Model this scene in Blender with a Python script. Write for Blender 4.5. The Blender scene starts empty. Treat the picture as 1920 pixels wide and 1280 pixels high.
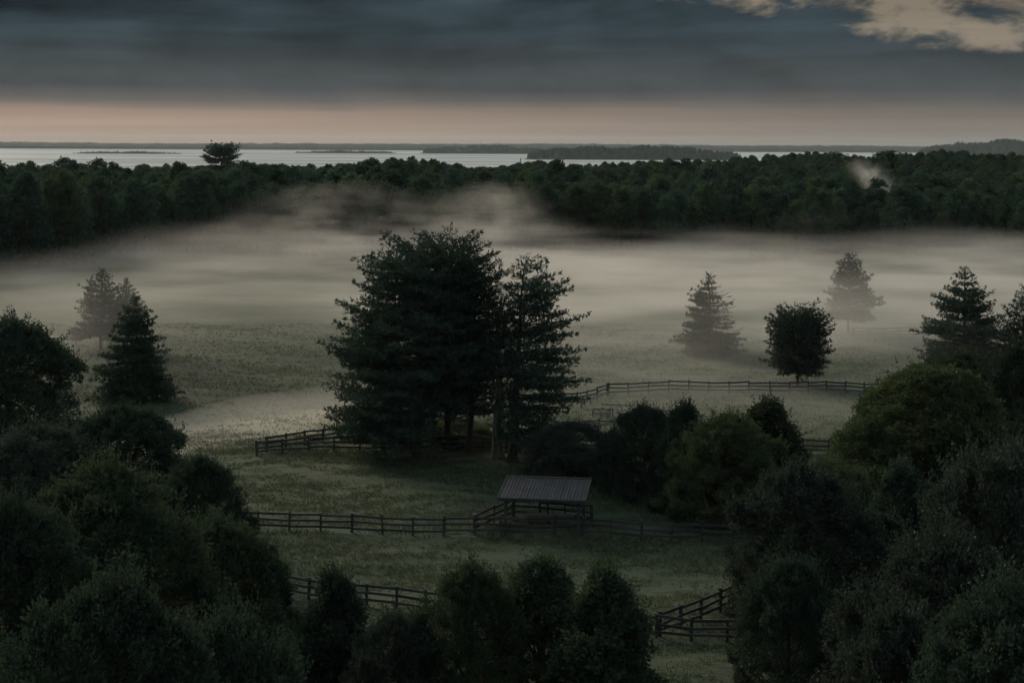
import bpy, math, random
import numpy as np
from mathutils import Vector

# ------------------------------------------------------------------ camera
scene = bpy.context.scene
COL = scene.collection
FPX = 55.0 / 36.0 * 1920.0          # focal length in photograph pixels
HC = 28.0                           # camera height above the pasture
ROLL = 0.0046
HROW = 268.0                        # row of the horizon at the picture's middle
cam_d = bpy.data.cameras.new('camera')
cam = bpy.data.objects.new('camera', cam_d)
COL.objects.link(cam)
cam.location = (0, 0, HC)
cam.rotation_euler = (math.radians(90), -ROLL, 0)
cam_d.lens = 55.0
cam_d.sensor_width = 36.0
cam_d.shift_y = -(640.0 - HROW) / 1920.0
cam_d.clip_start = 1.0
cam_d.clip_end = 40000.0
scene.camera = cam

# ------------------------------------------------------------------ sky, sun, exposure
SUN_AZ = math.radians(-34.0)        # from +Y, negative to the left
SUN_EL = math.radians(22.0)
SUN_STRENGTH = 2.0
EXPOSURE = 0.52
SKY_ADD = 0.178

def N(nt, typ, **kw):
    n = nt.nodes.new(typ)
    for k, v in kw.items():
        setattr(n, k, v)
    return n

def put(nt, sock, val):
    if isinstance(val, (int, float)):
        sock.default_value = val
    elif isinstance(val, (tuple, list)):
        sock.default_value = val
    else:
        nt.links.new(val, sock)

def MA(nt, op, a, b=0.0, c=0.0, clamp=False):
    n = nt.nodes.new('ShaderNodeMath'); n.operation = op; n.use_clamp = clamp
    put(nt, n.inputs[0], a); put(nt, n.inputs[1], b); put(nt, n.inputs[2], c)
    return n.outputs[0]

def SS(nt, v, lo, hi):
    n = nt.nodes.new('ShaderNodeMapRange'); n.interpolation_type = 'SMOOTHSTEP'
    put(nt, n.inputs['Value'], v); put(nt, n.inputs['From Min'], lo); put(nt, n.inputs['From Max'], hi)
    return n.outputs[0]

def MIX(nt, fac, a, b, blend='MIX'):
    n = nt.nodes.new('ShaderNodeMix'); n.data_type = 'RGBA'; n.blend_type = blend
    put(nt, n.inputs[0], fac)
    put(nt, n.inputs[6], a if not isinstance(a, tuple) else (*a, 1.0)[:4])
    put(nt, n.inputs[7], b if not isinstance(b, tuple) else (*b, 1.0)[:4])
    return n.outputs[2]

def NOISE(nt, vec, scale, detail=4.0, rough=0.55, dist=0.0):
    n = nt.nodes.new('ShaderNodeTexNoise')
    put(nt, n.inputs['Vector'], vec); n.inputs['Scale'].default_value = scale
    n.inputs['Detail'].default_value = detail; n.inputs['Roughness'].default_value = rough
    n.inputs['Distortion'].default_value = dist
    return n.outputs[0]

def XYZ(nt, x, y, z):
    n = nt.nodes.new('ShaderNodeCombineXYZ')
    put(nt, n.inputs[0], x); put(nt, n.inputs[1], y); put(nt, n.inputs[2], z)
    return n.outputs[0]

world = bpy.data.worlds.new('World')
scene.world = world
world.use_nodes = True
nt = world.node_tree
nt.nodes.clear()
tc = N(nt, 'ShaderNodeTexCoord')
sep = N(nt, 'ShaderNodeSeparateXYZ'); nt.links.new(tc.outputs['Generated'], sep.inputs[0])
dx, dy, dz = sep.outputs
el = MA(nt, 'MAXIMUM', dz, 0.0)
sky = N(nt, 'ShaderNodeTexSky'); sky.sky_type = 'NISHITA'
sky.sun_disc = False; sky.sun_elevation = math.radians(9.0); sky.sun_rotation = SUN_AZ
sky.air_density = 1.6; sky.dust_density = 4.0; sky.ozone_density = 1.2
clear = MIX(nt, 0.9, MIX(nt, 1.0, sky.outputs[0], (0.09, 0.09, 0.09), 'MULTIPLY'), (0.195, 0.172, 0.142))
# cloud deck: puffy masses and long drawn-out streaks
puff = XYZ(nt, dx, dy, MA(nt, 'MULTIPLY', dz, 2.3))
long_ = XYZ(nt, MA(nt, 'MULTIPLY', dx, 0.30), MA(nt, 'MULTIPLY', dy, 0.30), MA(nt, 'MULTIPLY', dz, 2.6))
big = NOISE(nt, puff, 7.0, 3.0, 0.5, 0.2)
fine = NOISE(nt, puff, 22.0, 6.0, 0.62, 0.3)
streak = NOISE(nt, long_, 13.0, 5.0, 0.58, 0.4)
lateral = MA(nt, 'DIVIDE', dx, MA(nt, 'ADD', MA(nt, 'ABSOLUTE', dy), 0.05))
edge_el = MA(nt, 'ADD', 0.064, MA(nt, 'MULTIPLY', MA(nt, 'MAXIMUM', MA(nt, 'SUBTRACT', 0.20, lateral), -0.03), 0.26))
opening = SS(nt, MA(nt, 'SUBTRACT', el, edge_el), -0.012, 0.012)
opening = MA(nt, 'MULTIPLY', opening, MA(nt, 'SUBTRACT', 1.0, MA(nt, 'MULTIPLY', SS(nt, el, 0.14, 0.3), 0.35)))
cover = MA(nt, 'ADD', MA(nt, 'ADD', MA(nt, 'MULTIPLY', big, 0.55), MA(nt, 'MULTIPLY', fine, 0.70)), MA(nt, 'MULTIPLY', opening, -0.30))
alpha = SS(nt, MA(nt, 'ADD', cover, SKY_ADD), 0.43, 0.61)
ramp = N(nt, 'ShaderNodeValToRGB')
cr = ramp.color_ramp
while len(cr.elements) > 1:
    cr.elements.remove(cr.elements[-1])
stops = [(0.0, (0.235, 0.200, 0.170)), (0.012, (0.250, 0.205, 0.168)), (0.019, (0.205, 0.172, 0.146)), (0.026, (0.095, 0.091, 0.086)), (0.034, (0.049, 0.053, 0.054)),
         (0.052, (0.037, 0.045, 0.048)), (0.070, (0.023, 0.034, 0.040)), (0.10, (0.022, 0.033, 0.040)), (0.22, (0.07, 0.092, 0.102)), (0.5, (0.155, 0.20, 0.215)), (1.0, (0.25, 0.31, 0.33))]
cr.elements[0].position = stops[0][0]; cr.elements[0].color = (*stops[0][1], 1)
for p, c in stops[1:]:
    e = cr.elements.new(p); e.color = (*c, 1)
wob = MA(nt, 'MULTIPLY', MA(nt, 'SUBTRACT', streak, 0.5), 0.016)
nt.links.new(MA(nt, 'ADD', el, MA(nt, 'MULTIPLY', wob, SS(nt, el, 0.004, 0.03))), ramp.inputs[0])
# the band of light under the deck is strongest to the left
band_side = SS(nt, lateral, 0.34, -0.33)
lowmask = SS(nt, el, 0.034, 0.018)
dull = MIX(nt, band_side, (0.58, 0.62, 0.64), (1.12, 1.0, 0.93))
deck = MIX(nt, lowmask, ramp.outputs[0], MIX(nt, 1.0, ramp.outputs[0], dull, 'MULTIPLY'))
dark = MA(nt, 'ADD', MA(nt, 'MULTIPLY', SS(nt, streak, 0.32, 0.68), 0.55), MA(nt, 'MULTIPLY', SS(nt, big, 0.3, 0.7), 0.45))
amp = MA(nt, 'ADD', 0.50, MA(nt, 'MULTIPLY', SS(nt, el, 0.045, 0.075), 1.0))
tex = MA(nt, 'ADD', 1.0, MA(nt, 'MULTIPLY', MA(nt, 'SUBTRACT', dark, 0.48), amp))
tex = MA(nt, 'ADD', tex, MA(nt, 'MULTIPLY', MA(nt, 'SUBTRACT', fine, 0.5), 0.6))
thinc = NOISE(nt, XYZ(nt, MA(nt, 'MULTIPLY', dx, 2.2), 9.1, MA(nt, 'MULTIPLY', dz, 150.0)), 1.3, 4.0, 0.6, 0.4)
lowt = MA(nt, 'ADD', 0.80, MA(nt, 'MULTIPLY', thinc, 0.38))
texf = MIX(nt, SS(nt, el, 0.012, 0.04), XYZ(nt, lowt, lowt, lowt), XYZ(nt, tex, tex, tex))
deck = MIX(nt, 1.0, deck, texf, 'MULTIPLY')
glow = MA(nt, 'ADD', 0.40, MA(nt, 'MULTIPLY', streak, 0.9))
full = MIX(nt, alpha, MIX(nt, 1.0, clear, XYZ(nt, glow, glow, glow), 'MULTIPLY'), deck)
bg = N(nt, 'ShaderNodeBackground'); nt.links.new(full, bg.inputs[0]); bg.inputs[1].default_value = 1.0
wo = N(nt, 'ShaderNodeOutputWorld'); nt.links.new(bg.outputs[0], wo.inputs[0])

sun_d = bpy.data.lights.new('sun', 'SUN')
sun_d.energy = SUN_STRENGTH; sun_d.angle = math.radians(22.0); sun_d.color = (1.0, 0.84, 0.66)
sun = bpy.data.objects.new('sun', sun_d); COL.objects.link(sun)
sdir = Vector((math.sin(SUN_AZ) * math.cos(SUN_EL), math.cos(SUN_AZ) * math.cos(SUN_EL), math.sin(SUN_EL)))
sun.rotation_euler = sdir.to_track_quat('Z', 'Y').to_euler()
sun.location = (-60, 60, 80)

vs = scene.view_settings
vs.view_transform = 'Standard'; vs.look = 'None'; vs.gamma = 1.0; vs.exposure = EXPOSURE; vs.use_curve_mapping = False
scene.render.engine = 'CYCLES'
cy_ = scene.cycles
cy_.use_denoising = True
cy_.use_adaptive_sampling = True; cy_.adaptive_threshold = 0.03
cy_.max_bounces = 2; cy_.diffuse_bounces = 1; cy_.glossy_bounces = 1; cy_.transmission_bounces = 2
cy_.volume_bounces = 1; cy_.transparent_max_bounces = 8
cy_.caustics_reflective = False; cy_.caustics_refractive = False
cy_.volume_max_steps = 128

# ------------------------------------------------------------------ helpers
def unroll(px, row):
    a, b = px - 960.0, row - HROW
    c, s = math.cos(ROLL), math.sin(ROLL)
    return a * c + b * s, -a * s + b * c

def at(px, row, d):
    a, b = unroll(px, row)
    return a * d / FPX, d, HC - b * d / FPX

def gpt(px, row):
    a, b = unroll(px, row)
    d = HC * FPX / b
    return a * d / FPX, d

def sst(a, b, v):
    t = np.clip((np.asarray(v, float) - a) / (b - a), 0, 1)
    return t * t * (3 - 2 * t)

def terrain(x, y):
    x = np.asarray(x, float); y = np.asarray(y, float)
    s = sst(-60, 80, x)
    z = (s * 2.4 + 2.2 * sst(110, 180, x)) * np.exp(-((y - 720) / 130.0) ** 2) - s * 4.0 * np.exp(-((y - 520) / 55.0) ** 2)
    z = z - (1 - s) * 2.5 * sst(500, 800, y) - 22.0 * sst(860, 1250, y)
    z = z + 4.6 * sst(420, 520, y) - 4.6 * sst(860, 1000, y) - (1 - s) * 1.6 * sst(560, 760, y)
    z = z + sst(430, 520, y) * sst(900, 800, y) * (1.6 * np.sin(x * 0.021 + y * 0.013) + 1.3 * np.sin(y * 0.045 + x * 0.012))
    near = sst(330, 250, y)
    z = z + near * (0.16 * np.sin(x * 0.13 + 1.0) * np.sin(y * 0.17) + 0.10 * np.sin(x * 0.31 + y * 0.23) + 0.06 * np.sin(x * 0.71 - y * 0.53))
    return z

def tz(x, y):
    return float(terrain(x, y))

def mesh_np(name, V, F, mat=None, smooth=False):
    """V (n,3); F an (m,k) array or a list of such arrays."""
    me = bpy.data.meshes.new(name)
    Fs = [np.asarray(f, np.int32) for f in (F if isinstance(F, list) else [F]) if len(f)]
    V = np.asarray(V, np.float32)
    me.vertices.add(len(V)); me.vertices.foreach_set('co', V.ravel())
    li = np.concatenate([f.ravel() for f in Fs])
    sizes = np.concatenate([np.full(len(f), f.shape[1], np.int32) for f in Fs])
    starts = np.concatenate([[0], np.cumsum(sizes)[:-1]]).astype(np.int32)
    me.loops.add(len(li)); me.loops.foreach_set('vertex_index', li)
    me.polygons.add(len(sizes)); me.polygons.foreach_set('loop_start', starts)
    me.polygons.foreach_set('use_smooth', np.full(len(sizes), smooth, bool))
    me.update(calc_edges=True)
    if mat:
        me.materials.append(mat)
    return me

def link(name, me, parent=None, loc=None, rot=None, scale=None):
    o = bpy.data.objects.new(name, me); COL.objects.link(o)
    if parent is not None:
        o.parent = parent
    if loc is not None: o.location = loc
    if rot is not None: o.rotation_euler = rot
    if scale is not None: o.scale = scale
    return o

def thing(name, label, cat, loc=(0, 0, 0), rotz=0.0, group=None):
    o = link(name, None, None, loc, (0, 0, rotz))
    o.empty_display_size = 0.3
    tag(o, label, cat, group)
    return o

def tag(o, label=None, cat=None, group=None, kind=None):
    if label: o['label'] = label
    if cat: o['category'] = cat
    if group: o['group'] = group
    if kind: o['kind'] = kind
    return o

def unit(v):
    return v / np.maximum(np.linalg.norm(v, axis=-1, keepdims=True), 1e-9)

def leaves(P, D, L, W, rng, fold=0.0):
    """Diamond leaves/needle blades: base points P, directions D, lengths L, widths W."""
    n = len(P)
    D = unit(D)
    S = unit(np.cross(D, rng.normal(size=(n, 3))))
    L = np.broadcast_to(L, (n,))[:, None]; W = np.broadcast_to(W, (n,))[:, None]
    mid = P + D * L * 0.45
    V = np.stack([P, mid + S * W * 0.5, P + D * L, mid - S * W * 0.5], 1).reshape(-1, 3)
    F = np.arange(4 * n).reshape(n, 4)
    return V, F

def tubes(paths, sides=6):
    """paths: list of (points (k,3), radii (k,)). One joined mesh of tapered tubes."""
    Vs, Fs, off = [], [], 0
    ang = np.linspace(0, 2 * math.pi, sides, endpoint=False)
    for pts, rad in paths:
        pts = np.asarray(pts, float); rad = np.asarray(rad, float); k = len(pts)
        t = unit(np.gradient(pts, axis=0))
        ref = np.where(np.abs(t[:, 2:3]) > 0.9, np.array([[1.0, 0, 0]]), np.array([[0, 0, 1.0]]))
        a = unit(np.cross(t, ref)); b = np.cross(t, a)
        ring = pts[:, None, :] + rad[:, None, None] * (np.cos(ang)[None, :, None] * a[:, None, :] + np.sin(ang)[None, :, None] * b[:, None, :])
        Vs.append(ring.reshape(-1, 3))
        i = np.arange(k - 1)[:, None] * sides; j = np.arange(sides)[None, :]; j2 = (j + 1) % sides
        Fs.append((np.stack([i + j, i + j2, i + sides + j2, i + sides + j], -1).reshape(-1, 4) + off))
        off += k * sides
    return np.concatenate(Vs), np.concatenate(Fs)

def box_arrays(sx, sy, sz, z0=0.0, chamfer=0.0):
    x, y = sx / 2, sy / 2
    if chamfer <= 0:
        V = [(-x, -y, z0), (x, -y, z0), (x, y, z0), (-x, y, z0), (-x, -y, z0 + sz), (x, -y, z0 + sz), (x, y, z0 + sz), (-x, y, z0 + sz)]
        F = [(0, 3, 2, 1), (4, 5, 6, 7), (0, 1, 5, 4), (1, 2, 6, 5), (2, 3, 7, 6), (3, 0, 4, 7)]
        return np.array(V, float), np.array(F)
    c = chamfer
    prof = [(-x + c, -y), (x - c, -y), (x, -y + c), (x, y - c), (x - c, y), (-x + c, y), (-x, y - c), (-x, -y + c)]
    V = [(a, b, z0) for a, b in prof] + [(a, b, z0 + sz) for a, b in prof]
    F = [(i, (i + 1) % 8, 8 + (i + 1) % 8, 8 + i) for i in range(8)]
    F += [(0, 7, 2, 1), (7, 6, 3, 2), (6, 5, 4, 3), (8, 9, 10, 15), (15, 10, 11, 14), (14, 11, 12, 13)]
    return np.array(V, float), np.array(F)

# ------------------------------------------------------------------ materials
def new_mat(name):
    m = bpy.data.materials.new(name); m.use_nodes = True
    t = m.node_tree; t.nodes.clear()
    out = t.nodes.new('ShaderNodeOutputMaterial')
    return m, t, out

def foliage_mat(name, dark, light, trans=0.35, tint=None, tint_amt=0.25, gloss=0.012, vary=0.44):
    m, t, out = new_mat(name)
    geo = N(t, 'ShaderNodeNewGeometry'); oi = N(t, 'ShaderNodeObjectInfo'); tcn = N(t, 'ShaderNodeTexCoord')
    patch = NOISE(t, tcn.outputs['Object'], 0.55, 3.0, 0.6)
    f = MA(t, 'ADD', MA(t, 'MULTIPLY', geo.outputs['Random Per Island'], 0.55), MA(t, 'MULTIPLY', SS(t, patch, 0.35, 0.68), 0.45))
    col = MIX(t, f, dark, light)
    if tint:
        tf = MA(t, 'MULTIPLY', SS(t, NOISE(t, tcn.outputs['Object'], 0.33, 2.0), 0.5, 0.72), tint_amt)
        col = MIX(t, tf, col, tint)
    v = MA(t, 'ADD', 1.0 - vary / 2, MA(t, 'MULTIPLY', oi.outputs['Random'], vary))
    col = MIX(t, 1.0, col, XYZ(t, v, v, v), 'MULTIPLY')
    d = N(t, 'ShaderNodeBsdfDiffuse'); t.links.new(col, d.inputs[0])
    tr = N(t, 'ShaderNodeBsdfTranslucent'); t.links.new(MIX(t, 0.5, col, (light[0] * 1.15, light[1] * 1.2, light[2] * 0.8)), tr.inputs[0])
    mx = N(t, 'ShaderNodeMixShader'); mx.inputs[0].default_value = trans
    t.links.new(d.outputs[0], mx.inputs[1]); t.links.new(tr.outputs[0], mx.inputs[2])
    g = N(t, 'ShaderNodeBsdfGlossy'); g.inputs['Roughness'].default_value = 0.5; g.inputs[0].default_value = (0.8, 0.85, 0.85, 1)
    m2 = N(t, 'ShaderNodeMixShader'); m2.inputs[0].default_value = gloss
    t.links.new(mx.outputs[0], m2.inputs[1]); t.links.new(g.outputs[0], m2.inputs[2])
    t.links.new(m2.outputs[0], out.inputs[0])
    return m

def bark_mat(name, a, b, scale=6.0):
    m, t, out = new_mat(name)
    tcn = N(t, 'ShaderNodeTexCoord')
    mp = N(t, 'ShaderNodeMapping'); mp.inputs['Scale'].default_value = (1, 1, 0.18); t.links.new(tcn.outputs['Object'], mp.inputs[0])
    n = NOISE(t, mp.outputs[0], scale, 6.0, 0.65)
    p = N(t, 'ShaderNodeBsdfPrincipled'); p.inputs['Roughness'].default_value = 0.9
    t.links.new(MIX(t, SS(t, n, 0.35, 0.65), a, b), p.inputs['Base Color'])
    bmp = N(t, 'ShaderNodeBump'); bmp.inputs['Strength'].default_value = 0.7; bmp.inputs['Distance'].default_value = 0.05
    t.links.new(n, bmp.inputs['Height']); t.links.new(bmp.outputs[0], p.inputs['Normal'])
    t.links.new(p.outputs[0], out.inputs[0])
    return m

M_PINE = foliage_mat('pine_needles', (0.022, 0.044, 0.037), (0.058, 0.092, 0.070), 0.18)
M_SPRUCE = foliage_mat('spruce_needles', (0.026, 0.048, 0.037), (0.055, 0.088, 0.062), 0.2)
M_LEAF = foliage_mat('leaf_mid', (0.021, 0.039, 0.029), (0.058, 0.084, 0.048), 0.28, (0.11, 0.105, 0.035), 0.3)
M_LEAFY = foliage_mat('leaf_yellowing', (0.032, 0.056, 0.034), (0.088, 0.118, 0.056), 0.3, (0.16, 0.135, 0.04), 0.3)
M_LEAFD = foliage_mat('leaf_dark', (0.018, 0.036, 0.029), (0.047, 0.072, 0.051), 0.25, (0.075, 0.085, 0.04), 0.25)
M_LEAFG = foliage_mat('leaf_greyish', (0.021, 0.035, 0.030), (0.057, 0.073, 0.060), 0.22, (0.07, 0.07, 0.045), 0.3)
M_FOREST = foliage_mat('forest_leaf', (0.020, 0.050, 0.042), (0.058, 0.104, 0.074), 0.25, (0.09, 0.10, 0.05), 0.4, vary=0.9)
M_FORESTL = foliage_mat('forest_leaf_pale', (0.030, 0.060, 0.040), (0.092, 0.134, 0.074), 0.28, (0.12, 0.115, 0.05), 0.4, vary=0.9)
M_BARK = bark_mat('bark_dark', (0.018, 0.016, 0.014), (0.060, 0.050, 0.042))
M_BARKL = bark_mat('bark_pale', (0.07, 0.065, 0.05), (0.20, 0.18, 0.14))

def wood_mat(name, a, b):
    m, t, out = new_mat(name)
    tcn = N(t, 'ShaderNodeTexCoord'); oi = N(t, 'ShaderNodeObjectInfo')
    mp = N(t, 'ShaderNodeMapping'); mp.inputs['Scale'].default_value = (1.2, 8, 8); t.links.new(tcn.outputs['Object'], mp.inputs[0])
    n = NOISE(t, mp.outputs[0], 2.0, 6.0, 0.65, 0.4)
    col = MIX(t, SS(t, n, 0.3, 0.7), a, b)
    v = MA(t, 'ADD', 0.6, MA(t, 'MULTIPLY', oi.outputs['Random'], 0.9))
    col = MIX(t, 1.0, col, XYZ(t, v, v, v), 'MULTIPLY')
    p = N(t, 'ShaderNodeBsdfPrincipled'); p.inputs['Roughness'].default_value = 0.75
    t.links.new(col, p.inputs['Base Color'])
    bmp = N(t, 'ShaderNodeBump'); bmp.inputs['Strength'].default_value = 0.4; bmp.inputs['Distance'].default_value = 0.01
    t.links.new(n, bmp.inputs['Height']); t.links.new(bmp.outputs[0], p.inputs['Normal'])
    t.links.new(p.outputs[0], out.inputs[0])
    return m

M_FENCE = wood_mat('fence_wood', (0.022, 0.026, 0.028), (0.055, 0.058, 0.058))
M_OLDWOOD = wood_mat('old_pale_wood', (0.12, 0.11, 0.095), (0.30, 0.28, 0.25))

# ground: grass with straw and darker patches
M_GROUND, t, out = new_mat('pasture_grass')
tcn = N(t, 'ShaderNodeTexCoord'); P = tcn.outputs['Object']
sp = N(t, 'ShaderNodeSeparateXYZ'); t.links.new(P, sp.inputs[0])
PS = XYZ(t, MA(t, 'MULTIPLY', sp.outputs[0], 0.45), sp.outputs[1], 0.0)
n1 = NOISE(t, PS, 0.05, 5.0, 0.6, 0.5); n2 = NOISE(t, PS, 0.6, 6.0, 0.65, 0.5); n3 = NOISE(t, PS, 3.2, 6.0, 0.7, 0.3)
c = MIX(t, SS(t, n1, 0.38, 0.62), (0.042, 0.064, 0.038), (0.074, 0.094, 0.054))
c = MIX(t, MA(t, 'MULTIPLY', SS(t, n2, 0.42, 0.66), 0.85), c, (0.030, 0.044, 0.026))
c = MIX(t, MA(t, 'MULTIPLY', SS(t, n3, 0.5, 0.75), 0.75), c, (0.140, 0.152, 0.100))
# strip beyond the left paddock: low mist and dew light painted as straw-pale grass
hv = MA(t, 'ABSOLUTE', MA(t, 'SUBTRACT', MA(t, 'SUBTRACT', sp.outputs[1], 147.0), MA(t, 'MULTIPLY', MA(t, 'ADD', sp.outputs[0], 30.0), 1.1)))
hv = MA(t, 'ADD', hv, MA(t, 'MULTIPLY', MA(t, 'SUBTRACT', n1, 0.5), 9.0))
pale_strip = MA(t, 'MULTIPLY', MA(t, 'MULTIPLY', SS(t, hv, 11.0, 4.0), SS(t, sp.outputs[0], -4.0, -14.0)), SS(t, sp.outputs[1], 138.0, 143.0))
pale_strip = MA(t, 'MULTIPLY', pale_strip, MA(t, 'ADD', 0.45, MA(t, 'MULTIPLY', n2, 0.9)))
c = MIX(t, MA(t, 'MULTIPLY', pale_strip, 0.9, clamp=True), c, (0.40, 0.36, 0.26))
# rough darker grass behind the strip, with the spruce's shadow painted into its colour
shade_patch = MA(t, 'MULTIPLY', MA(t, 'MULTIPLY', SS(t, sp.outputs[1], 160.0, 172.0), SS(t, sp.outputs[1], 225.0, 190.0)), SS(t, sp.outputs[0], -8.0, -16.0))
c = MIX(t, MA(t, 'MULTIPLY', MA(t, 'MULTIPLY', shade_patch, SS(t, NOISE(t, PS, 0.16, 4.0, 0.6), 0.28, 0.56)), 0.9), c, (0.028, 0.037, 0.024))
fl = SS(t, sp.outputs[1], 320.0, 370.0)
c = MIX(t, fl, c, (0.03, 0.036, 0.022))
p = N(t, 'ShaderNodeBsdfPrincipled'); p.inputs['Roughness'].default_value = 0.95
p.inputs['Specular IOR Level'].default_value = 0.2
t.links.new(c, p.inputs['Base Color'])
bmp = N(t, 'ShaderNodeBump'); bmp.inputs['Strength'].default_value = 1.0; bmp.inputs['Distance'].default_value = 0.5
t.links.new(MA(t, 'ADD', MA(t, 'MULTIPLY', n2, 0.6), MA(t, 'MULTIPLY', n3, 0.35)), bmp.inputs['Height'])
t.links.new(bmp.outputs[0], p.inputs['Normal']); t.links.new(p.outputs[0], out.inputs[0])

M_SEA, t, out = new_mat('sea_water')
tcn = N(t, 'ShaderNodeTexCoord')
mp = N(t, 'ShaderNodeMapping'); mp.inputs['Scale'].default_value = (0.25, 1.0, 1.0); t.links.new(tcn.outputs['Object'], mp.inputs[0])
# rippled water seen at a glancing angle: half mirror of the low sky, half pale diffuse colour painted in for sky shine and sun glitter
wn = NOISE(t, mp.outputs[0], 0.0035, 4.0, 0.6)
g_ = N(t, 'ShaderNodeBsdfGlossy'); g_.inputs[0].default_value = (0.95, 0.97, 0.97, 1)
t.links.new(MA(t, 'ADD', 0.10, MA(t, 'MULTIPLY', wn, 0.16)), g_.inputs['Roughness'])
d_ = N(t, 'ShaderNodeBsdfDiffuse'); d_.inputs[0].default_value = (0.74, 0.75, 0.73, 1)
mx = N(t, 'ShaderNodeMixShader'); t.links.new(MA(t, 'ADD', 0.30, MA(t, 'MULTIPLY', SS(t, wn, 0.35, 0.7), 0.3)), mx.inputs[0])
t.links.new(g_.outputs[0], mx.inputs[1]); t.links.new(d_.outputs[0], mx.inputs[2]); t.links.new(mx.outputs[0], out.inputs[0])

def plain_mat(name, a, b, scale, rough=0.9):
    m, t, out = new_mat(name)
    tcn = N(t, 'ShaderNodeTexCoord')
    n = NOISE(t, tcn.outputs['Object'], scale, 5.0, 0.6)
    p = N(t, 'ShaderNodeBsdfPrincipled'); p.inputs['Roughness'].default_value = rough; p.inputs['Specular IOR Level'].default_value = 0.15
    t.links.new(MIX(t, SS(t, n, 0.35, 0.65), a, b), p.inputs['Base Color']); t.links.new(p.outputs[0], out.inputs[0])
    return m

M_COAST = plain_mat('wooded_coast', (0.014, 0.024, 0.020), (0.035, 0.045, 0.032), 0.02)
M_ROOF = plain_mat('weathered_metal_roof', (0.008, 0.013, 0.020), (0.022, 0.030, 0.042), 1.1, 0.5)

# ------------------------------------------------------------------ ground, sea, far land
xs = np.unique(np.concatenate([np.linspace(-1500, -200, 26), np.linspace(-200, -75, 30), np.linspace(-75, 75, 121), np.linspace(75, 200, 30), np.linspace(200, 1500, 26)]))
ys = np.unique(np.concatenate([np.linspace(-80, 70, 12), np.linspace(70, 200, 105), np.linspace(200, 420, 60), np.linspace(420, 1400, 90)]))
X, Y = np.meshgrid(xs, ys)
V = np.stack([X.ravel(), Y.ravel(), terrain(X, Y).ravel()], 1)
nx, ny = len(xs), len(ys)
I = (np.arange(ny - 1)[:, None] * nx + np.arange(nx - 1)[None, :]).ravel()
ground = link('ground', mesh_np('ground', V, np.stack([I, I + 1, I + nx + 1, I + nx], 1), M_GROUND, True))
tag(ground, 'rough grey-green pasture running back to the woods', kind='structure')

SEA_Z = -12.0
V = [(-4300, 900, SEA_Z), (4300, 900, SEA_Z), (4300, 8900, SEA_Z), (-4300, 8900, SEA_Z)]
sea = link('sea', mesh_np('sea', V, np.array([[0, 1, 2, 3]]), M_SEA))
tag(sea, 'pale still bay mirroring the low sky, part of its shine painted in', kind='structure')

def mound(name, cx, cy, lx, ly, h, seed, mat=M_COAST, nu=64, nv=14, rough=0.12, skew=0.0):
    """A low island: a height sheet over an ellipse whose rim lies under the sea."""
    r = np.random.default_rng(seed)
    u = np.linspace(-1, 1, nu); v = np.linspace(-1, 1, nv)
    U, W = np.meshgrid(u, v)
    ph = r.uniform(0, 6.28, 6)
    prof = np.clip(1 - (np.abs(U) ** 2.2), 0, 1) ** 0.7 * np.clip(1 - W ** 2, 0, 1) ** 0.6
    wav = 1 + rough * (np.sin(U * 7 + ph[0]) + 0.7 * np.sin(U * 15 + ph[1]) + 0.5 * np.sin(U * 31 + W * 3 + ph[2])) + skew * U
    Z = SEA_Z - 1.5 + (h + 1.5) * prof * wav
    V = np.stack([(cx + U * lx).ravel(), (cy + W * ly).ravel(), Z.ravel()], 1)
    I = (np.arange(nv - 1)[:, None] * nu + np.arange(nu - 1)[None, :]).ravel()
    o = link(name, mesh_np(name, V, np.stack([I, I + 1, I + nu + 1, I + nu], 1), mat, True))
    def zf(x, y):
        uu = np.clip((x - cx) / lx, -1, 1); ww = np.clip((y - cy) / ly, -1, 1)
        pr = np.clip(1 - (np.abs(uu) ** 2.2), 0, 1) ** 0.7 * np.clip(1 - ww ** 2, 0, 1) ** 0.6
        wv = 1 + rough * (np.sin(uu * 7 + ph[0]) + 0.7 * np.sin(uu * 15 + ph[1]) + 0.5 * np.sin(uu * 31 + ww * 3 + ph[2])) + skew * uu
        return SEA_Z - 1.5 + (h + 1.5) * pr * wv
    return o, zf

# far shore: one long wooded strip whose top is uneven
rng = np.random.default_rng(5)
n = 900
U = np.linspace(-4200, 4200, n)
top = 34 + 2.2 * np.sin(U / 700 + 1) + 1.4 * np.sin(U / 230) + 0.9 * np.convolve(rng.normal(size=n), np.ones(5) / 2.2, 'same') + 0.7 * rng.normal(size=n)
prof = [(0.0, 0.0), (20.0, 0.45), (60.0, 0.85), (160.0, 1.0), (420.0, 0.7), (700.0, 0.0)]
V = np.concatenate([np.stack([U, np.full(n, 7750.0 + a), SEA_Z - 0.5 + b * top], 1) for a, b in prof])
I = (np.arange(len(prof) - 1)[:, None] * n + np.arange(n - 1)[None, :]).ravel()
tag(link('far_shore', mesh_np('far_shore', V, np.stack([I, I + 1, I + n + 1, I + n], 1), M_COAST)), 'long low wooded shore across the bay', kind='structure')

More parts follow.
